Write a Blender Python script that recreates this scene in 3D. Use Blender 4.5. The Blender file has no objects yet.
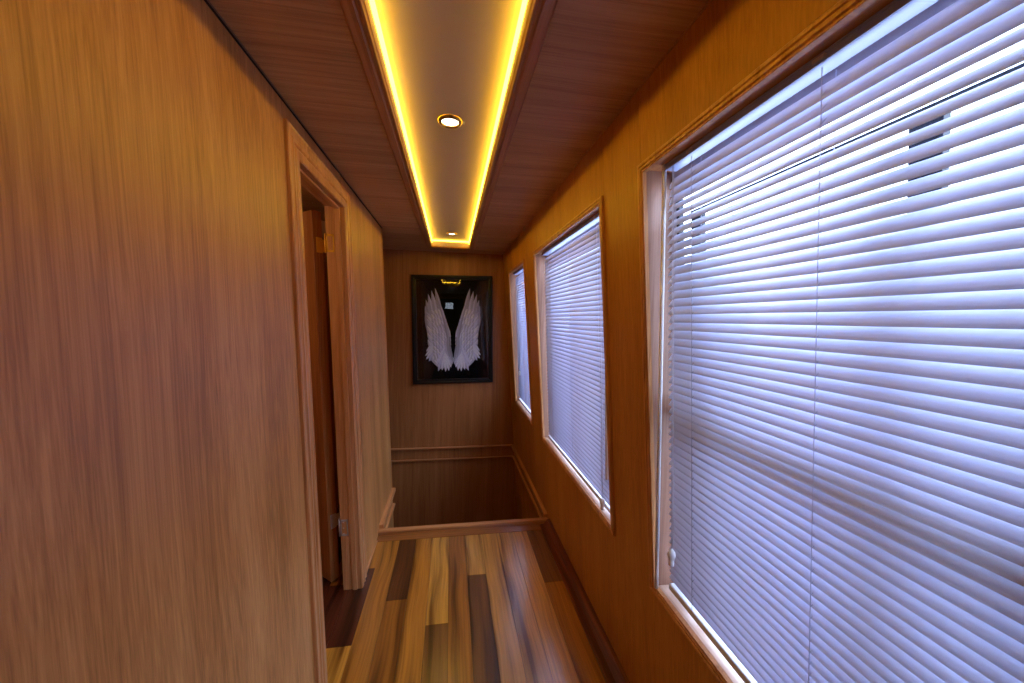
import bpy, bmesh, math, random
from mathutils import Vector, Matrix
random.seed(7)
COL = bpy.context.scene.collection
R = math.radians

# ------------------------------------------------------------------ helpers
H = 2.0                                # ceiling height
TL, TR = -.0388, -.0763                # lean of the two long walls (boat sides)
def XL(z): return -.4705 + TL*(z-1)
def XR(z): return .5827 + TR*(z-1)
def shL(v): return (v[0] + XL(v[2]), v[1], v[2])     # x given as offset from the left wall face
def shR(v): return (v[0] + XR(v[2]), v[1], v[2])     # x given as offset from the right wall face

def link(o, parent=None):
    COL.objects.link(o)
    if parent: o.parent = parent
    return o
def empty(name, loc=(0, 0, 0), parent=None):
    o = bpy.data.objects.new(name, None); o.location = loc; o.empty_display_size = .05
    return link(o, parent)
def tag(o, label=None, cat=None, group=None, kind=None):
    if label: o['label'] = label
    if cat: o['category'] = cat
    if group: o['group'] = group
    if kind: o['kind'] = kind
    return o

class MB:
    def __init__(s): s.bm = bmesh.new()
    def box(s, x0, x1, y0, y1, z0, z1, f=None, bev=0):
        b = bmesh.new()
        vs = [b.verts.new((x, y, z)) for x in (x0, x1) for y in (y0, y1) for z in (z0, z1)]
        for q in ((0,1,3,2), (4,6,7,5), (0,4,5,1), (2,3,7,6), (0,2,6,4), (1,5,7,3)):
            b.faces.new([vs[i] for i in q])
        if bev: bmesh.ops.bevel(b, geom=b.edges[:], offset=bev, segments=2, profile=.5, affect='EDGES')
        return s.merge(b, f)
    def merge(s, b, f=None):
        bmesh.ops.recalc_face_normals(b, faces=b.faces[:])
        mp = {v: s.bm.verts.new(f(v.co) if f else v.co) for v in b.verts}
        for fc in b.faces:
            nf = s.bm.faces.new([mp[v] for v in fc.verts]); nf.smooth = fc.smooth
        b.free(); return s
    def sweep(s, prof, path, closed=False, f=None, smooth=False):
        """prof: list of (u, w); path: list of frames (origin, U, W)."""
        b = bmesh.new(); rings = []
        for o, U, W in path:
            rings.append([b.verts.new(Vector(o) + Vector(U)*u + Vector(W)*w) for u, w in prof])
        n, m = len(rings), len(prof)
        for i in range(n if closed else n-1):
            A, B = rings[i], rings[(i+1) % n]
            for j in range(m):
                fc = b.faces.new([A[j], A[(j+1) % m], B[(j+1) % m], B[j]]); fc.smooth = smooth
        if not closed:
            b.faces.new(rings[0]); b.faces.new(rings[-1])
        return s.merge(b, f)
    def tube(s, pts, r, n=8, f=None):
        pts = [Vector(p) for p in pts]; b = bmesh.new(); rings = []
        for i, p in enumerate(pts):
            d = (pts[min(i+1, len(pts)-1)] - pts[max(i-1, 0)]).normalized()
            a = d.orthogonal().normalized() if abs(d.z) < .9 else d.cross(Vector((0, 1, 0))).normalized()
            c = d.cross(a); rr = r[i] if isinstance(r, (list, tuple)) else r
            rings.append([b.verts.new(p + a*rr*math.cos(2*math.pi*k/n) + c*rr*math.sin(2*math.pi*k/n)) for k in range(n)])
        for A, B in zip(rings, rings[1:]):
            for k in range(n):
                fc = b.faces.new([A[k], A[(k+1) % n], B[(k+1) % n], B[k]]); fc.smooth = True
        b.faces.new(rings[0]); b.faces.new(rings[-1])
        return s.merge(b, f)
    def lathe(s, prof, c=(0, 0, 0), n=40, smooth=True):
        """prof: list of (radius, z), closed loop not needed."""
        b = bmesh.new(); rings = []
        for r, z in prof:
            if r < 1e-6: rings.append([b.verts.new((c[0], c[1], c[2]+z))])
            else: rings.append([b.verts.new((c[0]+r*math.cos(2*math.pi*k/n), c[1]+r*math.sin(2*math.pi*k/n), c[2]+z)) for k in range(n)])
        for A, B in zip(rings, rings[1:]):
            for k in range(n):
                k2 = (k+1) % n
                vs = [A[k % len(A)], A[k2 % len(A)], B[k2 % len(B)], B[k % len(B)]]
                u = []
                for v in vs:
                    if v not in u: u.append(v)
                if len(u) > 2:
                    fc = b.faces.new(u); fc.smooth = smooth
        return s.merge(b)
    def poly(s, pts, d):
        """prism of a polygon in the XZ plane, from y=0 to y=-d"""
        b = bmesh.new()
        A = [b.verts.new((x, 0, z)) for x, z in pts]; B = [b.verts.new((x, -d, z)) for x, z in pts]
        b.faces.new(A); b.faces.new(B)
        for i in range(len(pts)):
            j = (i+1) % len(pts); b.faces.new([A[i], A[j], B[j], B[i]])
        return s.merge(b)
    def build(s, name, mat, parent=None, loc=(0, 0, 0)):
        me = bpy.data.meshes.new(name); s.bm.to_mesh(me); s.bm.free()
        me.materials.append(mat)
        o = bpy.data.objects.new(name, me); o.location = loc
        return link(o, parent)

def struct(o): o['kind'] = 'structure'; return o

# ------------------------------------------------------------------ materials
def srgb(r, g, b):
    f = lambda c: (c/255/12.92) if c/255 <= .04045 else ((c/255+.055)/1.055)**2.4
    return (f(r), f(g), f(b), 1)
def newmat(name):
    m = bpy.data.materials.new(name); m.use_nodes = True
    nt = m.node_tree; b = nt.nodes['Principled BSDF']
    return m, nt, b
def plain(name, col, rough=.5, metal=0, spec=.5, bump=0, bscale=200, **kw):
    m, nt, b = newmat(name)
    b.inputs['Roughness'].default_value = rough; b.inputs['Metallic'].default_value = metal
    b.inputs['Specular IOR Level'].default_value = spec
    no = nt.nodes.new('ShaderNodeTexNoise'); no.inputs['Scale'].default_value = bscale
    tc = nt.nodes.new('ShaderNodeTexCoord'); nt.links.new(tc.outputs['Object'], no.inputs['Vector'])
    mx = nt.nodes.new('ShaderNodeMix'); mx.data_type = 'RGBA'
    mx.inputs['A'].default_value = col; mx.inputs['B'].default_value = tuple(c*.9 for c in col[:3]) + (1,)
    nt.links.new(no.outputs['Fac'], mx.inputs['Factor']); nt.links.new(mx.outputs['Result'], b.inputs['Base Color'])
    if bump:
        bp = nt.nodes.new('ShaderNodeBump'); bp.inputs['Strength'].default_value = bump; bp.inputs['Distance'].default_value = .001
        nt.links.new(no.outputs['Fac'], bp.inputs['Height']); nt.links.new(bp.outputs['Normal'], b.inputs['Normal'])
    return m
def emis(name, col, strength):
    m, nt, b = newmat(name)
    nt.nodes.remove(b); e = nt.nodes.new('ShaderNodeEmission')
    e.inputs['Color'].default_value = col; e.inputs['Strength'].default_value = strength
    nt.links.new(e.outputs[0], nt.nodes['Material Output'].inputs[0]); return m
def veneer(name, light, mid, dark, axis='Z', rough=.38, fine=170, band=9, wave=1.0, coat=.0, off=0.0, contrast=1.0):
    """wood with the grain running along axis"""
    m, nt, b = newmat(name); N, L = nt.nodes, nt.links
    tc = N.new('ShaderNodeTexCoord')
    def mapped(across, along):
        mp = N.new('ShaderNodeMapping'); sc = [across]*3; sc['XYZ'.index(axis)] = along
        mp.inputs['Scale'].default_value = sc; mp.inputs['Location'].default_value = (off, off*1.7, off*.3)
        return mp
    # slow waviness of the figure
    wv = N.new('ShaderNodeTexNoise'); wv.inputs['Scale'].default_value = 1; wv.inputs['Detail'].default_value = 1
    wm = mapped(3, 1.3); L.new(tc.outputs['Object'], wm.inputs[0]); L.new(wm.outputs[0], wv.inputs['Vector'])
    ad = N.new('ShaderNodeVectorMath'); ad.operation = 'MULTIPLY_ADD'
    L.new(wv.outputs['Color'], ad.inputs[0]); ad.inputs[1].default_value = [.035*wave]*3; L.new(tc.outputs['Object'], ad.inputs[2])
    def noise(across, along, det, rg=.55):
        mp = mapped(across, along); L.new(ad.outputs[0], mp.inputs[0])
        n = N.new('ShaderNodeTexNoise'); n.inputs['Scale'].default_value = 1; n.inputs['Detail'].default_value = det
        n.inputs['Roughness'].default_value = rg; L.new(mp.outputs[0], n.inputs['Vector']); return n
    n1 = noise(band, .45, 3); n2 = noise(fine, 2.2, 3, .6); n3 = noise(fine*.32, .9, 3)
    def mad(a, k, c):
        q = N.new('ShaderNodeMath'); q.operation = 'MULTIPLY_ADD'; L.new(a, q.inputs[0]); q.inputs[1].default_value = k
        if isinstance(c, float): q.inputs[2].default_value = c
        else: L.new(c, q.inputs[2])
        return q.outputs[0]
    k = contrast
    v = mad(n1.outputs['Fac'], .9*k, mad(n2.outputs['Fac'], .95*k, mad(n3.outputs['Fac'], .6*k, .5 - 1.225*k)))
    cr = N.new('ShaderNodeValToRGB'); el = cr.color_ramp.elements
    el[0].position = .22; el[0].color = dark; el[1].position = .78; el[1].color = light
    e = el.new(.5); e.color = mid
    L.new(v, cr.inputs[0]); L.new(cr.outputs[0], b.inputs['Base Color'])
    b.inputs['Roughness'].default_value = rough; b.inputs['Coat Weight'].default_value = coat; b.inputs['Coat Roughness'].default_value = .42 if axis == 'Z' else .15
    bp = N.new('ShaderNodeBump'); bp.inputs['Strength'].default_value = .12; bp.inputs['Distance'].default_value = .0006
    L.new(n2.outputs['Fac'], bp.inputs['Height']); L.new(bp.outputs[0], b.inputs['Normal'])
    return m

WL, WM, WD = srgb(218, 160, 98), srgb(200, 140, 78), srgb(168, 110, 54)
M = {}
M['wallL'] = veneer('veneer_vertical', WL, WM, WD, 'Z', .45, fine=240, coat=.45, contrast=1.05)
M['wallR'] = veneer('veneer_vertical_fine', srgb(204, 142, 66), srgb(188, 124, 50), srgb(162, 100, 38), 'Z', .4, fine=200, band=7, contrast=.8, off=3.1)
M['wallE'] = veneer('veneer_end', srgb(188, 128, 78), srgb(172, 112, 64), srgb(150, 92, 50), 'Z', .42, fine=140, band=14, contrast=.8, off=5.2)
M['ceil'] = veneer('veneer_ceiling', srgb(206, 162, 112), srgb(190, 144, 94), srgb(162, 116, 72), 'X', .45, fine=150, band=11, contrast=.9, off=1.3)
M['casing'] = veneer('casing_wood', srgb(222, 164, 112), srgb(206, 146, 94), srgb(176, 114, 66), 'Z', .33, fine=160, band=20, off=7.7)
M['casingY'] = veneer('casing_wood_long', srgb(216, 156, 102), srgb(198, 136, 84), srgb(168, 108, 60), 'Y', .33, fine=160, band=20, off=7.7)
M['casingX'] = veneer('casing_wood_cross', srgb(206, 146, 96), srgb(188, 126, 78), srgb(160, 100, 56), 'X', .35, fine=160, band=20, off=2.7)
M['coveY'] = veneer('cove_trim_wood', srgb(196, 138, 88), srgb(180, 120, 70), srgb(152, 96, 52), 'Y', .4, fine=160, band=20, off=4.7)
M['coveX'] = veneer('cove_trim_wood_cross', srgb(196, 138, 88), srgb(180, 120, 70), srgb(152, 96, 52), 'X', .4, fine=160, band=20, off=4.7)
M['redX'] = veneer('nosing_wood', srgb(166, 106, 50), srgb(138, 82, 36), srgb(104, 56, 24), 'X', .3, fine=120, band=16, coat=.3, off=8.2)
M['redY'] = veneer('baseboard_wood', srgb(138, 70, 40), srgb(98, 42, 24), srgb(54, 20, 13), 'Y', .28, fine=60, band=26, coat=.4, off=9.2)
M['leaf'] = veneer('door_leaf_wood', srgb(190, 128, 78), srgb(172, 110, 62), srgb(148, 88, 46), 'Z', .4, fine=150, band=12, off=11.)
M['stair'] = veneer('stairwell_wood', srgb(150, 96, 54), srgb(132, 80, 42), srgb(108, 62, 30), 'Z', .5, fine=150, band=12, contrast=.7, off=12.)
M['white_frame'] = plain('painted_aluminium', srgb(205, 205, 222), .4)
M['dark_frame'] = plain('dark_window_seal', srgb(26, 32, 48), .45)
M['sash_low'] = plain('brown_sash_rail', srgb(92, 62, 48), .5)
M['brass'] = plain('brass', srgb(250, 196, 70), .35, .35)
M['brass_dark'] = plain('shadowed_screw', srgb(120, 84, 30), .4, 1)
M['chrome'] = plain('chrome', srgb(215, 208, 208), .3, .45)
M['panel'] = plain('cove_vinyl', srgb(170, 146, 158), .6, bump=.25, bscale=420)
M['black'] = plain('black_frame', srgb(14, 14, 20), .28)
M['backing'] = plain('black_backing', srgb(4, 4, 10), .6, spec=.1)
M['darkgap'] = plain('dark_recess', srgb(28, 16, 12), .7)
M['bead'] = plain('grey_edge_bead', srgb(120, 92, 78), .4)
M['rear'] = plain('grey_rear_door', srgb(96, 104, 128), .5)
M['deck'] = plain('weathered_deck', srgb(170, 160, 150), .7, bump=.2, bscale=30)
M['hull'] = plain('white_gelcoat', srgb(200, 204, 214), .4)

M['knob'] = plain('white_knob', srgb(230, 230, 235), .3)


# slat paint: white enamel, a little light passes
def slat_mat():
    m, nt, b = newmat('slat_enamel'); N, L = nt.nodes, nt.links
    b.inputs['Base Color'].default_value = srgb(226, 226, 238); b.inputs['Roughness'].default_value = .38
    t = N.new('ShaderNodeBsdfTranslucent'); t.inputs['Color'].default_value = srgb(215, 222, 245)
    mx = N.new('ShaderNodeMixShader'); mx.inputs[0].default_value = .30
    L.new(b.outputs[0], mx.inputs[1]); L.new(t.outputs[0], mx.inputs[2]); L.new(mx.outputs[0], N['Material Output'].inputs[0])
    return m
M['slat'] = slat_mat(); M['wand'] = plain('white_wand', srgb(246, 246, 252), .2); M['cord'] = slat_mat()
def glass_mat(name, tint=(.96, .98, 1, 1), rough=.0):
    m, nt, b = newmat(name); N, L = nt.nodes, nt.links; N.remove(b)
    t = N.new('ShaderNodeBsdfTransparent'); t.inputs[0].default_value = tint
    g = N.new('ShaderNodeBsdfGlossy'); g.inputs['Roughness'].default_value = rough
    lw = N.new('ShaderNodeLayerWeight'); lw.inputs['Blend'].default_value = .5
    pw = N.new('ShaderNodeMath'); pw.operation = 'POWER'; L.new(lw.outputs['Facing'], pw.inputs[0]); pw.inputs[1].default_value = 5
    fr = N.new('ShaderNodeMath'); fr.operation = 'MULTIPLY_ADD'; L.new(pw.outputs[0], fr.inputs[0]); fr.inputs[1].default_value = .8; fr.inputs[2].default_value = .04
    mx = N.new('ShaderNodeMixShader'); L.new(fr.outputs[0], mx.inputs[0]); L.new(t.outputs[0], mx.inputs[1]); L.new(g.outputs[0], mx.inputs[2])
    L.new(mx.outputs[0], N['Material Output'].inputs[0]); return m
M['glass'] = glass_mat('window_glass')
M['picglass'] = glass_mat('picture_glass', (.97, .97, 1, 1), .01)
def wing_mat():
    m, nt, b = newmat('feather_print'); N, L = nt.nodes, nt.links
    at = N.new('ShaderNodeAttribute'); at.attribute_name = 'tone'
    tc = N.new('ShaderNodeTexCoord'); no = N.new('ShaderNodeTexNoise'); no.inputs['Scale'].default_value = 60; no.inputs['Detail'].default_value = 5
    L.new(tc.outputs['Object'], no.inputs['Vector'])
    cr = N.new('ShaderNodeValToRGB'); cr.color_ramp.elements[0].position = .3; cr.color_ramp.elements[0].color = (.55, .55, .62, 1)
    cr.color_ramp.elements[1].position = .65; cr.color_ramp.elements[1].color = (1, 1, 1, 1)
    L.new(no.outputs['Fac'], cr.inputs[0])
    mx = N.new('ShaderNodeMix'); mx.data_type = 'RGBA'; mx.blend_type = 'MULTIPLY'; mx.inputs['Factor'].default_value = .2
    L.new(at.outputs['Color'], mx.inputs['A']); L.new(cr.outputs[0], mx.inputs['B']); L.new(mx.outputs['Result'], b.inputs['Base Color'])
    b.inputs['Roughness'].default_value = .7; return m
M['wing'] = wing_mat()
def floor_mat():
    m, nt, b = newmat('plank_floor'); N, L = nt.nodes, nt.links
    tc = N.new('ShaderNodeTexCoord'); at = N.new('ShaderNodeAttribute'); at.attribute_name = 'tone'
    sh = N.new('ShaderNodeAttribute'); sh.attribute_name = 'shift'
    ad = N.new('ShaderNodeVectorMath'); ad.operation = 'ADD'; L.new(tc.outputs['Object'], ad.inputs[0]); L.new(sh.outputs['Vector'], ad.inputs[1])
    wv = N.new('ShaderNodeTexNoise'); wv.inputs['Scale'].default_value = 2.2; wv.inputs['Detail'].default_value = 1; L.new(ad.outputs[0], wv.inputs['Vector'])
    a2 = N.new('ShaderNodeVectorMath'); a2.operation = 'MULTIPLY_ADD'; L.new(wv.outputs['Color'], a2.inputs[0]); a2.inputs[1].default_value = (.045, .1, .1); L.new(ad.outputs[0], a2.inputs[2])
    def noise(sx, sy, det):
        mp = N.new('ShaderNodeMapping'); mp.inputs['Scale'].default_value = (sx, sy, 1); L.new(a2.outputs[0], mp.inputs[0])
        n = N.new('ShaderNodeTexNoise'); n.inputs['Scale'].default_value = 1; n.inputs['Detail'].default_value = det; L.new(mp.outputs[0], n.inputs['Vector']); return n
    n1 = noise(22, .9, 3); n2 = noise(110, 3, 4)
    r1 = N.new('ShaderNodeValToRGB'); e = r1.color_ramp.elements
    e[0].position = .34; e[0].color = (.30, .22, .16, 1); e[1].position = .64; e[1].color = (1.2, 1.18, 1.1, 1)
    q = e.new(.47); q.color = (.92, .9, .88, 1)
    L.new(n1.outputs['Fac'], r1.inputs[0])
    r2 = N.new('ShaderNodeValToRGB'); e = r2.color_ramp.elements
    e[0].position = .3; e[0].color = (.62, .56, .5, 1); e[1].position = .6; e[1].color = (1, 1, 1, 1)
    L.new(n2.outputs['Fac'], r2.inputs[0])
    m1 = N.new('ShaderNodeMix'); m1.data_type = 'RGBA'; m1.blend_type = 'MULTIPLY'; m1.inputs['Factor'].default_value = 1
    L.new(at.outputs['Color'], m1.inputs['A']); L.new(r1.outputs[0], m1.inputs['B'])
    m2 = N.new('ShaderNodeMix'); m2.data_type = 'RGBA'; m2.blend_type = 'MULTIPLY'; m2.inputs['Factor'].default_value = .8
    L.new(m1.outputs['Result'], m2.inputs['A']); L.new(r2.outputs[0], m2.inputs['B'])
    L.new(m2.outputs['Result'], b.inputs['Base Color'])
    b.inputs['Roughness'].default_value = .3; b.inputs['Coat Weight'].default_value = .9; b.inputs['Coat Roughness'].default_value = .17
    return m
M['floor'] = floor_mat()
M['led'] = emis('led_tape', (1, .63, .036, 1), 14)
M['led_end'] = emis('led_tape_end', (1, .63, .036, 1), 14)
M['lamp'] = emis('lamp_face', (1, .86, .6, 1), 9)

# ------------------------------------------------------------------ camera
cam = bpy.data.cameras.new('camera'); co = link(bpy.data.objects.new('camera', cam))
yaw, pit, rol, F, HC = .1632, .0599, .0207, 370.29, 1.3539
fw = Vector((math.sin(yaw)*math.cos(pit), math.cos(yaw)*math.cos(pit), -math.sin(pit)))
r0 = Vector((math.cos(yaw), -math.sin(yaw), 0)); u0 = r0.cross(fw)
rt = r0*math.cos(rol) + u0*math.sin(rol); up = -r0*math.sin(rol) + u0*math.cos(rol)
mw = Matrix((rt, up, -fw)).transposed().to_4x4(); mw.translation = (0, 0, HC)
co.matrix_world = mw
cam.sensor_width = 36; cam.sensor_fit = 'HORIZONTAL'; cam.lens = 36*F/1024; cam.clip_start = .02
bpy.context.scene.camera = co

# ------------------------------------------------------------------ windows: layout
#        y0    y1    z0    z1     (outer edge of the casing)
WIN = [(.10, 1.004, .541, 1.793), (1.258, 2.365, .552, 1.793), (2.672, 3.42, .561, 1.793)]
CW = .026                                   # casing width
Y0, Y1 = -2.6, 3.746                        # corridor ends
YS = 2.35                                   # edge of the stairwell
ZW = -1.25                                  # stairwell bottom

# right wall: panels around the openings, hairline joints beside the windows
mb = MB(); g = .0008
cols = [Y0] 
for a, b_, _, _ in WIN: cols += [a, b_]
cols += [Y1]
for i in range(len(cols)-1):
    a, b_ = cols[i]+g, cols[i+1]-g
    if i % 2 == 0: mb.box(0, .05, a, b_, ZW, H+.02, shR)
    else:
        z0, z1 = WIN[i//2][2], WIN[i//2][3]
        k = .012
        mb.box(0, .05, a, b_, ZW, z0+k, shR); mb.box(0, .05, a, b_, z1-k, H+.02, shR)
struct(mb.build('wall_right', M['wallR']))

# left wall: with door opening
DY0, DY1, DZ = 1.342, 1.862, 1.858            # opening inside the casing
mb = MB(); a = DY0-.01; b_ = DY1+.01
LE = 2.86
mb.box(-.07, 0, Y0, a, -.02, H+.02, shL); mb.box(-.07, 0, b_, LE, ZW, H+.02, shL); mb.box(-.07, 0, a, b_, DZ+.01, H+.02, shL)
mb.box(-.055, 0, YS+.02, b_, ZW, -.04, shL)
struct(mb.build('wall_left', M['wallL']))
mb = MB(); mb.tube([shL((-.004, LE+.004, ZW)), shL((-.004, LE+.004, H))], .0065, 10)
mb.tube([shL((.0005, LE-.02, .06)), shL((.0005, LE-.02, H))], .002, 6)
struct(mb.build('trim_1', M['casing']))

# end wall, rear wall, walls of the stair well
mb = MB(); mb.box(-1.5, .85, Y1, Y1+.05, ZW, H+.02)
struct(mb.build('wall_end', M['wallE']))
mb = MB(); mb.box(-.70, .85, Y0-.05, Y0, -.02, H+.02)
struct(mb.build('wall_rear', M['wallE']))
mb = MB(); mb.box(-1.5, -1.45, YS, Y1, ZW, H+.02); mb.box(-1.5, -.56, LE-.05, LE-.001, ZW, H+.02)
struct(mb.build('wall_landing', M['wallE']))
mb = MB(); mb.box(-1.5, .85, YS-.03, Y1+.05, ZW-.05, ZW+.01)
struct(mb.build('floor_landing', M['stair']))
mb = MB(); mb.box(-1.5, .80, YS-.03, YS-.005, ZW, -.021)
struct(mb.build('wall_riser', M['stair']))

# cabin behind the open door
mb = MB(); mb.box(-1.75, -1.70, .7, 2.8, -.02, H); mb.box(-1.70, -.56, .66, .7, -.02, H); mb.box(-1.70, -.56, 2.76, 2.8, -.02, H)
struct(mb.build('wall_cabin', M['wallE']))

# ------------------------------------------------------------------ ceiling with the lit cove
CX0, CX1, CY0, CY1, CZ = -.182, .153, .0, 3.455, .06
mb = MB()
mb.box(-.60, CX0-.012, Y0, Y1, H, H+.02); mb.box(CX1+.012, .60, Y0, Y1, H, H+.02)
mb.box(CX0-.012, CX1+.012, CY1+.012, Y1, H, H+.02); mb.box(CX0-.012, CX1+.012, Y0, CY0-.012, H, H+.02)
mb.box(-1.5, -.60, LE-.05, Y1, H, H+.02)
mb.box(-1.75, -.60, .66, LE-.05, H, H+.02)
struct(mb.build('ceiling', M['ceil']))
mb = MB(); mb.box(CX0-.012, CX1+.012, CY0-.012, CY1+.012, H+CZ, H+CZ+.012)
for q in ((CX0, CX0+.0004, CY0, CY1), (CX1-.0004, CX1, CY0, CY1), (CX0, CX1, CY1-.0004, CY1), (CX0, CX1, CY0, CY0+.0004)):
    mb.box(*q, H+.003, H+CZ)
struct(mb.build('ceiling_cove_panel', M['panel']))
# moulded frame of the cove: flat board, step and bead, mitred at the corners
prof = [(0, -.004), (0, .062), (-.010, .062), (-.010, .004), (-.052, .004), (-.052, -.004), (-.046, -.009), (-.024, -.010), (-.020, -.006), (-.014, -.006), (-.011, -.010), (-.006, -.010), (-.003, -.006)]
def ring(x0, x1, y0, y1):
    s = 1
    return [((x0, y0, H), (s, s, 0), (0, 0, 1)), ((x1, y0, H), (-s, s, 0), (0, 0, 1)), ((x1, y1, H), (-s, -s, 0), (0, 0, 1)), ((x0, y1, H), (s, -s, 0), (0, 0, 1))]
mb = MB(); mb.sweep(prof, ring(CX0, CX1, CY0, CY1), closed=True)
struct(mb.build('trim_2', M['coveY']))
# LED tape in the upper corner of the cove: one light
led = empty('cove_strip_light', (0, 0, H+CZ))
tag(led, 'amber LED strip glowing round the edge of the recessed ceiling panel', 'strip light')
Z0_ = -.030
mb = MB(); mb.box(CX0+.0005, CX0+.006, CY0+.01, CY1-.008, Z0_, -.004); mb.build('light_tape', M['led'], led)
mb = MB(); mb.box(CX1-.006, CX1-.0005, CY0+.01, CY1-.008, Z0_, -.004); mb.build('light_tape', M['led'], led)
mb = MB(); mb.box(CX0+.006, CX1-.006, CY1-.006, CY1-.0005, -.016, -.004); mb.build('light_tape', M['led_end'], led)
mb = MB(); mb.box(CX0+.006, CX1-.006, CY0+.0005, CY0+.006, -.016, -.004); mb.build('light_tape', M['led_end'], led)

# recessed downlights
def downlight(y, x, label, first=None):
    if first:
        r = first.copy(); COL.objects.link(r); r.location = (x, y, H+CZ)
        for ch in first.children:
            c = ch.copy(); COL.objects.link(c); c.parent = r
    else:
        r = empty('recessed_downlight', (x, y, H+CZ))
        mb = MB(); mb.lathe([(.030, .004), (.030, -.006), (.033, -.009), (.039, -.008), (.0445, -.003), (.0455, 0), (.0455, .004)]); mb.build('bezel', M['brass_lamp'], r)
        mb = MB(); mb.lathe([(0, -.0035), (.020, -.0035), (.0298, -.002), (.0298, .003)]); mb.build('lamp_face', M['lamp'], r)
        mb = MB(); mb.box(.0458, .052, -.006, .006, -.004, 0); mb.build('spring_clip', M['chrome'], r)
    tag(r, label, 'ceiling light', 'recessed downlights in the cove panel')
    return r
M['brass_lamp'] = plain('gilded_bezel', srgb(190, 150, 90), .25, 1)
d0 = downlight(1.395, -.012, 'round recessed downlight with brass bezel, the larger one nearer the viewer')
downlight(3.19, -.003, 'small far recessed downlight near the end of the cove panel', d0)

# shadow gap and edge beads between walls and ceiling
mb = MB(); mb.box(.0, .005, Y0, LE, H-.005, H-.0005, shL); struct(mb.build('trim_3', M['darkgap']))
mb = MB(); mb.tube([shL((.007, Y0, H-.003)), shL((.007, LE, H-.003))], .0016, 6); struct(mb.build('trim_4', M['bead']))
mb = MB(); mb.box(-.004, 0, Y0, Y1, H-.004, H-.0005, shR); struct(mb.build('trim_5', M['ceil']))

# ------------------------------------------------------------------ floor of random planks
PW = .098
Yel, Tan, Org, Mid, Brn, Dk, Red = (srgb(206,148,56), srgb(200,146,70), srgb(182,120,42), srgb(162,102,36), srgb(124,80,36), srgb(92,54,26), srgb(84,40,24))
known = {-5: [(1.0, 1.53, Yel), (1.53, 2.01, Red), (2.01, 2.25, Org)],
         -4: [(.7, 2.25, Org)],
         -3: [(.9, 1.76, Mid), (1.76, 2.25, Dk)],
         -2: [(.95, 2.25, Org)],
         -1: [(.8, 1.59, Brn), (1.59, 2.25, Yel)],
         0: [(.85, 2.25, Mid)],
         1: [(1.0, 1.885, Brn), (1.885, 2.25, Tan)],
         2: [(1.05, 2.25, Tan)],
         3: [(.9, 2.25, Tan)],
         4: [(.9, 2.25, Yel)],
         5: [(.8, 1.78, Org), (1.78, 2.25, Brn)],
         -6: [(1.2, 1.9, Red), (1.9, 2.6, Mid)], -7: [(1.0, 1.8, Org), (1.8, 2.7, Red)]}
bm = bmesh.new(); tone = bm.loops.layers.float_color.new('tone'); shift = bm.loops.layers.float_vector.new('shift') if hasattr(bm.loops.layers, 'float_vector') else None
def plank(x0, x1, y0, y1, c):
    g = .0006
    top = [(x0+g, y0+g), (x1-g, y0+g), (x1-g, y1-g), (x0+g, y1-g)]
    T = [bm.verts.new((x, y, 0)) for x, y in top]; B = [bm.verts.new((x, y, -.02)) for x, y in top]
    k = random.uniform(.92, 1.08); cc = (c[0]*k, c[1]*k, c[2]*k, 1); s = Vector((random.uniform(0, 9), random.uniform(0, 9), random.uniform(0, 9)))
    fs = [bm.faces.new(T)] + [bm.faces.new([T[i], B[i], B[(i+1) % 4], T[(i+1) % 4]]) for i in range(4)]
    for f in fs:
        for l in f.loops:
            l[tone] = cc
            l[SH] = (s[0]/10, s[1]/10, s[2]/10, 1)
SH = bm.loops.layers.float_color.new('shift')
pal = [Yel, Tan, Org, Mid, Mid, Brn, Dk]
for r in range(-18, 6):
    segs = list(known.get(r, []))
    ylo = min([s_[0] for s_ in segs], default=None); yhi = max([s_[1] for s_ in segs], default=None)
    lim = 2.25 if r >= -5 else 2.78
    lo = Y0 if r >= -5 else .68
    if ylo is None: ylo = yhi = random.uniform(1.2, 1.8)
    y = ylo
    while y > lo:
        n = max(lo, y - random.uniform(.6, 1.3)); segs.append((n, y, random.choice(pal))); y = n
    y = yhi
    while y < lim:
        n = min(lim, y + random.uniform(.6, 1.2)); segs.append((y, n, random.choice(pal))); y = n
    for s_ in segs:
        x0, x1 = r*PW, (r+1)*PW
        if s_[1] - max(lo, s_[0]) > .02: plank(x0, x1, max(lo, s_[0]), s_[1], s_[2])
b2 = bmesh.new(); me = bpy.data.meshes.new('floor')
bmesh.ops.recalc_face_normals(bm, faces=bm.faces[:]); bm.to_mesh(me); bm.free(); b2.free()
me.materials.append(M['floor']); struct(link(bpy.data.objects.new('floor', me)))
mb = MB(); mb.box(-1.75, .66, Y0, 2.34, -.04, -.019); struct(mb.build('floor_base', M['darkgap']))

# nosing along the stair edge, border board on the right
mb = MB()
pr = [(2.25, -.01), (2.25, .0015), (2.302, .006), (2.310, .019), (2.316, .020), (2.34, .020), (2.34, -.01)]
mb.sweep(pr, [((-.432, 0, 0), (0, 1, 0), (0, 0, 1)), ((.655, 0, 0), (0, 1, 0), (0, 0, 1))])
struct(mb.build('trim_6', M['redX']))
mb = MB()
pr = [(2.312, .0201), (2.314, .026), (2.320, .0285), (2.345, .029), (2.354, .022), (2.356, .0), (2.352, -.035), (2.342, -.04), (2.342, .0201)]
mb.sweep(pr, [((-.432, 0, 0), (0, 1, 0), (0, 0, 1)), ((.655, 0, 0), (0, 1, 0), (0, 0, 1))])
struct(mb.build('trim_12', M['coveX']))
mb = MB()
pr = [(.588, -.005), (.588, .006), (.594, .010), (.618, .012), (.624, .020), (.632, .034), (.640, .042), (.657, .044), (.662, -.005)]
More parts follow.
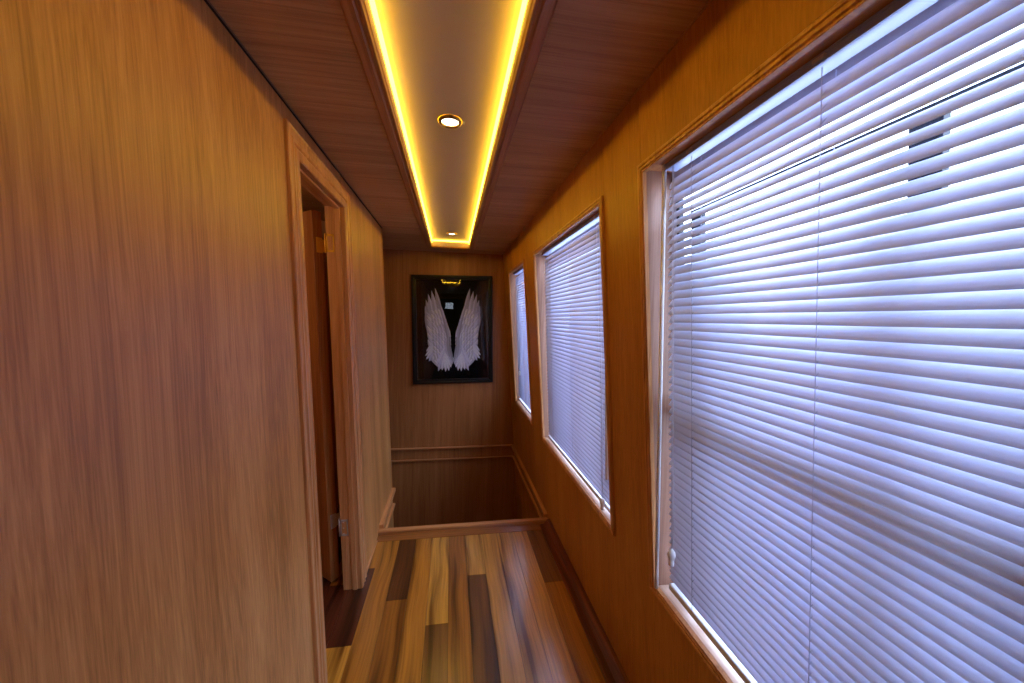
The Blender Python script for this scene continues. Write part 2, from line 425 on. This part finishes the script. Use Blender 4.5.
mb.sweep(pr, [((0, Y0, 0), (1, 0, 0), (0, 0, 1)), ((0, 2.30, 0), (1, 0, 0), (0, 0, 1))])
struct(mb.build('baseboard_right', M['redY']))
mb = MB(); mb.tube([(-.430, 1.955, .005), (-.430, 2.25, .005)], .006, 8); mb.tube([(-.430, Y0, .005), (-.430, 1.27, .005)], .006, 8)
struct(mb.build('baseboard_left', M['casingY']))

# double rail round the stairwell (right wall, end wall, left wall)
def bead(pts_inner, z0, z1, d, name, mat):
    pass
mb = MB()
def railbox(mb, z0, z1, d):
    mb.box(-d, 0, YS+.0, Y1, z0, z1, shR, .003)
    # left wall: the rails wrap a touch past its end
    mb.box(0, d, YS+.0, LE+.008, z0, z1, shL, .003)
railbox(mb, .022, .050, .026)
struct(mb.build('trim_7', M['casingY']))
mb = MB(); railbox(mb, -.088, -.070, .02); struct(mb.build('trim_8', M['casingY']))
mb = MB(); mb.box(-1.45, .66, Y1-.024, Y1, .034, .050, None, .003)
struct(mb.build('trim_9', M['casingX']))
mb = MB(); mb.box(-1.45, .66, Y1-.022, Y1, -.084, -.070, None, .003); struct(mb.build('trim_10', M['casingX']))

# ------------------------------------------------------------------ windows
CPROF = [(0, 0), (0, -.009), (.003, -.012), (.009, -.012), (.0105, -.009), (.0125, -.009), (.014, -.011), (.0185, -.011), (.020, -.007), (.0225, -.007), (.0245, -.009), (CW, -.008), (CW, .004), (0, .001)]
def rect_path(y0, y1, z0, z1):
    # profile u = inward in the wall plane, w = depth (x); mitred
    return [((0, y0, z0), (0, 1, 1), (1, 0, 0)), ((0, y1, z0), (0, -1, 1), (1, 0, 0)), ((0, y1, z1), (0, -1, -1), (1, 0, 0)), ((0, y0, z1), (0, 1, -1), (1, 0, 0))]
def window(n, y0, y1, z0, z1, rails):
    w = struct(empty('window_%d' % n, shR((0, (y0+y1)/2, z0))))
    inv = Vector(w.location)
    S = lambda v: Vector(shR(v)) - inv
    mb = MB(); mb.sweep(CPROF, rect_path(y0, y1, z0, z1), True, S); mb.build('window_casing', M['casing'], w)
    a0, a1, b0, b1 = y0+CW, y1-CW, z0+CW, z1-CW+.006
    # reveal boards (jambs, head)
    mb = MB(); mb.box(.003, .10, a0-.012, a0, b0-.012, b1+.012, S); mb.box(.003, .10, a1, a1+.012, b0-.012, b1+.012, S)
    mb.build('jamb', M['jambwood'], w)
    mb = MB(); mb.box(.003, .10, a0, a1, b1, b1+.012, S); mb.build('head_board', M['casingY'], w)
    mb = MB(); mb.box(.003, .10, a0, a1, b0-.012, b0, S, .002); mb.build('sill', M['sillwood'], w)
    # outer metal frame + sash
    gx0, gx1 = .082, .100
    mb = MB()
    mb.box(gx0, gx1, a0, a1, 1.742, b1, S); mb.box(gx0, gx1, a0, a1, b0, b0+.03, S)
    mb.box(gx0, gx1, a0, a0+.018, b0, b1, S); mb.box(gx0, gx1, a1-.012, a1, b0, b1, S)
    mb.build('window_frame', M['white_frame'], w)
    mb = MB()
    mb.box(gx0+.004, gx1-.002, a0+.01, rails[0], 1.633, 1.648, S)
    for (p, q) in rails[1]: mb.box(gx0+.004, gx1-.002, p, q, b0+.02, 1.64, S)
    mb.box(gx0+.002, gx1-.002, a1-.024, a1-.012, b0+.02, 1.70, S)
    mb.build('sash', M['dark_frame'], w)
    if n == 3:
        mb = MB(); mb.box(gx0+.0, gx1-.002, a0+.01, a1-.012, 1.075, 1.125, S); mb.build('sash_rail', M['sash_low'], w)
    mb = MB(); mb.box(.091, .094, a0, a1, b0, b1, S); mb.build('glass', M['glass'], w)
    return w
M['jambwood'] = veneer('jamb_wood', srgb(172, 128, 108), srgb(156, 112, 92), srgb(132, 90, 70), 'Z', .4, fine=150, band=16, off=6.1)
M['sillwood'] = veneer('sill_wood', srgb(232, 206, 190), srgb(222, 192, 174), srgb(204, 170, 150), 'Y', .35, fine=120, band=14, coat=.3)
window(3, *WIN[0], (.91, [(.397, .434), (.865, .905)]))
window(2, *WIN[1], (2.24, [(1.7, 1.735), (2.21, 2.25)]))
window(1, *WIN[2], (3.32, [(3.0, 3.035), (3.28, 3.32)]))

# ------------------------------------------------------------------ venetian blinds
KB = -.055
SW, PITCH = .0345, .0209
def slat_mesh(L, THETA):
    bm = bmesh.new(); n = 7; rows = []
    for side in (0, 1):
        for e in (-L/2, L/2):
            row = []
            for i in range(n):
                t = i/(n-1)*2-1; u = t*SW/2; h = .0032*(1-t*t) - .0016 - side*.0005
                x = u*math.cos(THETA) - h*math.sin(THETA); z = u*math.sin(THETA) + h*math.cos(THETA)
                row.append(bm.verts.new((x, e, z)))
            rows.append(row)
    A, B, C, D = rows
    for i in range(n-1):
        for q in ((A[i], A[i+1], B[i+1], B[i]), (C[i], D[i], D[i+1], C[i+1])):
            f = bm.faces.new(q); f.smooth = True
        bm.faces.new((A[i], C[i], C[i+1], A[i+1])); bm.faces.new((B[i], B[i+1], D[i+1], D[i]))
    bm.faces.new((A[0], B[0], D[0], C[0])); bm.faces.new((A[-1], C[-1], D[-1], B[-1]))
    bmesh.ops.recalc_face_normals(bm, faces=bm.faces[:])
    me = bpy.data.meshes.new('slat'); bm.to_mesh(me); bm.free(); me.materials.append(M['slat']); return me
def blind(y0, y1, ztop, zbot, ladders, wand, cord, label, THETA=R(49)):
    yc = (y0+y1)/2; L = y1-y0
    BX = lambda z: .572 + KB*(z-1.79)
    r = empty('venetian_blind', (BX(ztop), yc, ztop))
    tag(r, label, 'blind', 'white venetian blinds in the right-hand windows')
    O = Vector(r.location); P = lambda x, y, z: Vector((x, y, z)) - O
    S = lambda v: Vector(v) - O
    # headrail: U channel with lip
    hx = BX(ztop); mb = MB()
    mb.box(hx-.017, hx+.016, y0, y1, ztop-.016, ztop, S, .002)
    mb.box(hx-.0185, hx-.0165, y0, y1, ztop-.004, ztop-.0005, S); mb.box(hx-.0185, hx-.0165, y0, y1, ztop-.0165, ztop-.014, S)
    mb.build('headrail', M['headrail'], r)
    me = slat_mesh(L, THETA); z = ztop - .048
    zs = []
    while z > zbot + .036:
        zs.append(z); z -= PITCH
    for z in zs:
        s = bpy.data.objects.new('slat', me); s.location = P(BX(z), yc, z)
        s.rotation_euler = (random.uniform(-.0006, .0006), random.gauss(0, .012) + (-.30 if z > ztop-.100 else 0), random.uniform(-.0006, .0006)); link(s, r)
    # bottom rail
    bx = BX(zbot); mb = MB(); mb.box(bx-.014, bx+.014, y0, y1, zbot, zbot+.018, S, .004); mb.build('bottom_rail', M['slat_rail'], r)
    for yl in ladders:
        mb = MB(); dx = SW/2*math.cos(THETA)+.0015; dz = SW/2*math.sin(THETA)
        mb.tube([P(BX(ztop)-dx, yl, ztop-.02), P(bx-dx, yl, zbot+.005)], .0007, 5)
        mb.tube([P(BX(ztop)+dx, yl, ztop-.02), P(bx+dx, yl, zbot+.005)], .0007, 5)
        for z in zs:
            mb.tube([P(BX(z)-dx, yl, z-dz-.0012), P(BX(z)+dx, yl, z+dz-.0012)], .0006, 4)
        mb.box(hx-.0215, hx-.0165, yl-.010, yl+.010, ztop-.012, ztop-.006, S)
        mb.build('ladder_cord', M['cord'], r)
    if wand:
        p0, p1 = wand; mb = MB(); mb.tube([P(*p0), P(*p1)], .0056, 10); wd = mb.build('tilt_wand', M['wand'], r)
        mb = MB(); mb.box(p0[0]-.004, p0[0]+.004, p0[1]-.004, p0[1]+.004, p0[2]-.002, p0[2]+.012, S); mb.build('wand_hook', M['wand'], wd)
    if cord:
        c0, c1 = cord; mb = MB(); mb.tube([P(*c0), P(*c1)], .0010, 6)
        mb.tube([P(c0[0], c0[1]-.006, c0[2]), P(c1[0], c1[1]-.002, c1[2]+.05), P(*c1)], .0009, 6)
        pc = mb.build('pull_cord', M['cord'], r)
        mb = MB(); q = P(*c1)
        mb.lathe([(0, .004), (.004, .003), (.0095, -.004), (.0115, -.013), (.0085, -.021), (.0065, -.026), (.0075, -.030), (.0070, -.041), (.0035, -.044), (0, -.044)], q, 20)
        mb.build('knob', M['knob'], pc)
    return r
M['headrail'] = plain('headrail_daylight_blue', srgb(170, 186, 232), .3)  # white rail; reflected daylight is put into its bluish base colour
M['slat_rail'] = plain('rail_enamel', srgb(222, 224, 240), .35)
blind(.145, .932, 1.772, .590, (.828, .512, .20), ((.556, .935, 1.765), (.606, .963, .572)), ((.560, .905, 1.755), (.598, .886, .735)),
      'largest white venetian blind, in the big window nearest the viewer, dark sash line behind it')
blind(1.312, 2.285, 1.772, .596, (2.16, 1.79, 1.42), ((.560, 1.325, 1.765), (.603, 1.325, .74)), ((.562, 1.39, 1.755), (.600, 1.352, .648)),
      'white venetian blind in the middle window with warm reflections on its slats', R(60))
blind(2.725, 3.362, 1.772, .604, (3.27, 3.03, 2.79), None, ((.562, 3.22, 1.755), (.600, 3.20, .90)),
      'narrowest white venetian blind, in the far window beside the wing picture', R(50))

# ------------------------------------------------------------------ doorway on the left
door = struct(empty('door_1', shL((0, (DY0+DY1)/2, 0))))
dO = Vector(door.location); S = lambda v: Vector(shL(v)) - dO
w = .088
DP = [(0, 0), (0, .006), (-.004, .010), (-.026, .011), (-.031, .008), (-.034, .004), (-.038, .004), (-.042, .010), (-.052, .012), (-.056, .008), (-.062, .007), (-.076, .008), (-.084, .012), (-w, .010), (-w, 0)]
mb = MB()
mb.sweep(DP, [((0, DY0, -.0), (0, 1, 0), (1, 0, 0)), ((0, DY0, DZ), (0, 1, -1), (1, 0, 0)), ((0, DY1, DZ), (0, -1, -1), (1, 0, 0)), ((0, DY1, 0), (0, -1, 0), (1, 0, 0))], False, S)
mb.build('door_casing', M['casing'], door)
mb = MB()
mb.box(-.080, .002, DY1+.0, DY1+.016, 0, DZ+.01, S); mb.box(-.036, -.014, DY1-.008, DY1+.0, 0, DZ, S, .001)
mb.box(-.080, .002, DY0-.016, DY0, 0, DZ+.01, S); mb.box(-.036, -.014, DY0, DY0+.008, 0, DZ, S, .001)
mb.build('door_frame', M['casing'], door)
mb = MB(); mb.box(-.080, .002, DY0, DY1, DZ, DZ+.016, S); mb.box(-.036, -.014, DY0, DY1, DZ-.010, DZ, S, .001)
mb.build('door_head', M['casingY'], door)
# the leaf stands open into the cabin
al = R(42); c0 = (-.152, 1.909)          # corner nearest the viewer, offset from wall face
du = Vector((-math.cos(al), math.sin(al))); dv = Vector((math.sin(al), math.cos(al)))
def LF(v):
    p = Vector(c0) + du*v[0] + dv*v[1]; return Vector(shL((p.x, p.y, v[2]))) - dO
mb = MB(); mb.box(0, .56, 0, .046, .012, 1.850, LF, .0015)
leaf = mb.build('door_leaf', M['leaf'], door)
def hinge(z, mat, mat2, lab):
    S2 = S
    # plate let into the jamb: ring shaped leaf
    mb = MB(); x0, x1, y = -.079, -.045, DY1-.0015
    mb.box(x0, x1, y, y+.002, z-.041, z-.032, S2); mb.box(x0, x1, y, y+.002, z+.032, z+.041, S2)
    mb.box(x1-.006, x1, y, y+.002, z-.041, z+.041, S2); mb.box(x0, x0+.005, y, y+.002, z-.041, z+.041, S2)
    for k in (-.028, 0, .028): mb.lathe([(0, 0), (.003, 0), (.0035, -.001)], S2((x0+.013, y, z+k)), 10)
    h = mb.build('hinge', mat, door)
    mb = MB(); mb.tube([S2((-.086, DY1+.006, z-.044)), S2((-.086, DY1+.006, z+.044))], .0045, 10)
    mb.build('hinge_pin', mat2, h)
    mb = MB(); mb.box(.004, .006, .012, .040, z-.038, z+.038, LF)
    mb.box(-.0015, .0002, .014, .044, z-.036, z+.036, lambda v: LF((v[0], v[1], v[2])))
    mb.box(.0, .002, .044, .062, z-.03, z+.03, LF)
    mb.build('hinge_plate', mat, h); h['label'] = lab; return h
hinge(1.690, M['brass'], M['brass'], 'golden upper hinge')
hinge(.318, M['chrome'], M['chrome'], 'silvery lower hinge')

# ------------------------------------------------------------------ framed wings picture
pic = empty('framed_picture', (.0175, Y1, 1.238))
tag(pic, 'black framed glazed picture of two white feathered wings on the end wall', 'picture')
PWd, PHt = .790, 1.072
FP = [(0, 0), (0, .026), (.003, .030), (.016, .030), (.020, .026), (.022, .022), (.040, .020), (.044, .012), (.044, 0)]
def prp(a, b_): # front faces -Y
    return [((-a, 0, -b_), (1, 0, 1), (0, -1, 0)), ((a, 0, -b_), (-1, 0, 1), (0, -1, 0)), ((a, 0, b_), (-1, 0, -1), (0, -1, 0)), ((-a, 0, b_), (1, 0, -1), (0, -1, 0))]
mb = MB(); mb.sweep(FP, prp(PWd/2, PHt/2), True); mb.build('picture_frame', M['black'], pic)
mb = MB(); mb.box(-PWd/2+.03, PWd/2-.03, -.006, 0, -PHt/2+.03, PHt/2-.03); mb.build('backing', M['backing'], pic)
mb = MB(); mb.box(-PWd/2+.02, PWd/2-.02, -.0165, -.0145, -PHt/2+.02, PHt/2-.02); mb.build('picture_glass', M['picglass'], pic)
# wings: crop pixel coordinates of the print -> local metres
def W(px, py): return ((px-267.5)/459*PWd, -(py-339)/618*PHt)
def bez(p0, p1, p2, t): return tuple((1-t)**2*a + 2*t*(1-t)*b_ + t*t*c for a, b_, c in zip(p0, p1, p2))
def wing(mirror, name):
    bm = bmesh.new(); tn = bm.loops.layers.float_color.new('tone'); lay = [0]
    def feather(base, ctrl, tip, wd, col, w0=.5):
        n = 12; mid = [bez(base, ctrl, tip, i/n) for i in range(n+1)]; Lp = []; Rp = []
        for i, p in enumerate(mid):
            a = mid[max(i-1, 0)]; b_ = mid[min(i+1, n)]; dx, dy = b_[0]-a[0], b_[1]-a[1]; l = math.hypot(dx, dy) or 1
            t = i/n; ww = wd*(w0 + (1-w0)*min(1, t*1.8))*(1 if t < .68 else max(0.04, 1-((t-.68)/.32)**1.8))
            Lp.append((p[0]-dy/l*ww, p[1]+dx/l*ww)); Rp.append((p[0]+dy/l*ww, p[1]-dx/l*ww))
        lay[0] += 1; y = -.0062 - lay[0]*.00006
        def V(q):
            x, z = W(*q); return bm.verts.new((-x if mirror else x, y, z))
        lv = [V(q) for q in Lp]; cv = [V(q) for q in mid]; rv = [V(q) for q in Rp]
        for i in range(n):
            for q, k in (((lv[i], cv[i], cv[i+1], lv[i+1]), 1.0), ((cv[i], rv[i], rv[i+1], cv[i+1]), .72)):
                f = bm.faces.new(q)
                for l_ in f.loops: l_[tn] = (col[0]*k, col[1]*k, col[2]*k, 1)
    rnd = random.Random(3)
    def colr(k): k *= rnd.uniform(.8, 1.05); return (min(1, 1.0*k), min(1, 1.03*k), min(1, 1.2*k))
    # long primaries fanning up and out, innermost last
    prim = [((150, 450), (128, 330), (112, 238)), ((158, 440), (132, 300), (111, 203)), ((168, 430), (140, 270), (116, 168)),
            ((180, 420), (152, 250), (129, 136)), ((196, 410), (172, 235), (148, 117)), ((214, 400), (200, 240), (168, 102))]
    for i, (b0, c, t) in enumerate(prim): feather(b0, c, t, 13, colr(.75 if i < 3 else .85))
    inner = lambda y: 168 + (y-105)*.32 if y < 345 else 245
    outer = lambda y: 113 + (y-160)*.045
    for k in range(12):                                   # secondaries stepping down the outer edge
        y = 235 + k*20
        feather((200, y+105), (150, y+66), (outer(y)+(k % 2)*4, y), 13, colr(.92))
    for k, (x, y) in enumerate([(113, 462), (108, 488), (112, 508), (128, 519), (152, 516)]):
        feather((215, 385+k*10), (165, 425+k*14), (x, y), 14, colr(.95))
    for row in range(12):                                 # coverts, row on row
        y = 215 + row*22; a, b_ = inner(y+20), outer(y)+24
        n = max(2, int((a-b_)/15))
        for j in range(n):
            x = a - 6 - (a-b_)*j/n
            feather((x+12, y+58), (x+6, y+32), (x-5+rnd.uniform(-2, 2), y+j*3+rnd.uniform(-5, 5)), 9, colr(.78 if j < 1 else .95))
    feather((244, 430), (243, 340), (178, 150), 9, colr(.8)); feather((244, 460), (246, 380), (212, 262), 10, colr(.7))
    low = [(172, 543), (184, 556), (180, 577), (202, 572), (222, 580), (241, 576), (254, 556), (263, 535)]
    for i, (x, y) in enumerate(low):
        feather((226+i*2.2, 425+i*6), ((x+236)/2, (y+450)/2-6), (x, y), 13, colr(.92))
    feather((244, 380), (240, 460), (262, 520), 12, colr(.62)); feather((234, 390), (222, 440), (246, 500), 13, colr(.66))
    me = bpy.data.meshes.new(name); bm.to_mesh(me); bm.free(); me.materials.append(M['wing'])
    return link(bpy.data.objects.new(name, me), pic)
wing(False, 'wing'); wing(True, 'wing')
pic.rotation_euler = (0, R(-1.2), 0)

# ------------------------------------------------------------------ rear door with its small pane (seen mirrored in the picture glass)
rd = struct(empty('door_2', (-.02, Y0, 0)))
mb = MB(); mb.box(-.33, .33, .002, .035, .02, 1.86, None, .004); mb.build('door_leaf', M['rear'], rd)
mb = MB(); mb.box(-.39, -.33, .002, .02, 0, 1.92); mb.box(.33, .39, .002, .02, 0, 1.92); mb.box(-.39, .39, .002, .02, 1.865, 1.92); mb.build('door_casing', M['casing'], rd)
mb = MB(); mb.box(-.14, .06, .034, .04, 1.60, 1.76); mb.build('lit_pane', emis('daylit_pane', (.72, .85, 1, 1), 3), rd)
mb = MB(); mb.tube([(.27, .036, 1.0), (.27, .08, 1.0), (.18, .08, 1.0)], .008, 10); mb.build('door_handle', M['chrome'], rd)

# ------------------------------------------------------------------ outside: side deck, bulwark and overhang
mb = MB(); mb.box(.75, 2.0, -5, 7, -.30, -.25); struct(mb.build('floor_side_deck', M['deck']))
mb = MB(); mb.box(1.55, 1.62, -5, 7, -.25, .55); struct(mb.build('wall_bulwark', M['hull']))
mb = MB(); mb.box(1.52, 1.65, -5, 7, .55, .58, None, .008); struct(mb.build('trim_11', M['redY']))

# ------------------------------------------------------------------ light
wd = bpy.data.worlds.new('sky'); bpy.context.scene.world = wd; wd.use_nodes = True
nt = wd.node_tree; bg = nt.nodes['Background']
bg.inputs[0].default_value = (.62, .755, 1.0, 1); bg.inputs[1].default_value = 8.6
def portal(y0, y1, z0, z1):
    l = bpy.data.lights.new('window_portal', 'AREA'); l.shape = 'RECTANGLE'
    zc = (z0+z1)/2; l.size = z1-z0; l.size_y = y1-y0
    o = link(bpy.data.objects.new('window_portal', l)); o.location = (XR(zc)+.108, (y0+y1)/2, zc)
    # -Z of the light must point into the room (-X)
    o.rotation_euler = (0, R(90), 0); l.cycles.is_portal = True
    return o
for a in WIN: portal(a[0]+.03, a[1]-.03, a[2]+.03, a[3]-.03)
l = bpy.data.lights.new('cabin_fill', 'POINT'); l.energy = 5; l.color = (1, .72, .38); l.shadow_soft_size = .08  # unseen fill added in the cabin to brighten the open door leaf
o = link(bpy.data.objects.new('cabin_fill', l)); o.location = (-1.25, 1.35, 1.75)
# beams of the downlights
for x, y in ((-.012, 1.395), (-.003, 3.19)):
    l = bpy.data.lights.new('downlight_beam', 'SPOT'); l.energy = 2.5; l.color = (1, .8, .5); l.spot_size = R(95); l.spot_blend = .8; l.shadow_soft_size = .025
    o = link(bpy.data.objects.new('downlight_beam', l)); o.location = (x, y, H+CZ-.012)

sc = bpy.context.scene
sc.view_settings.view_transform = 'Standard'; sc.view_settings.look = 'None'; sc.view_settings.gamma = 1
sc.view_settings.use_curve_mapping = False; sc.view_settings.exposure = 0.17
sc.cycles.max_bounces = 12; sc.cycles.diffuse_bounces = 8; sc.cycles.transparent_max_bounces = 12
sc.cycles.sample_clamp_indirect = 6
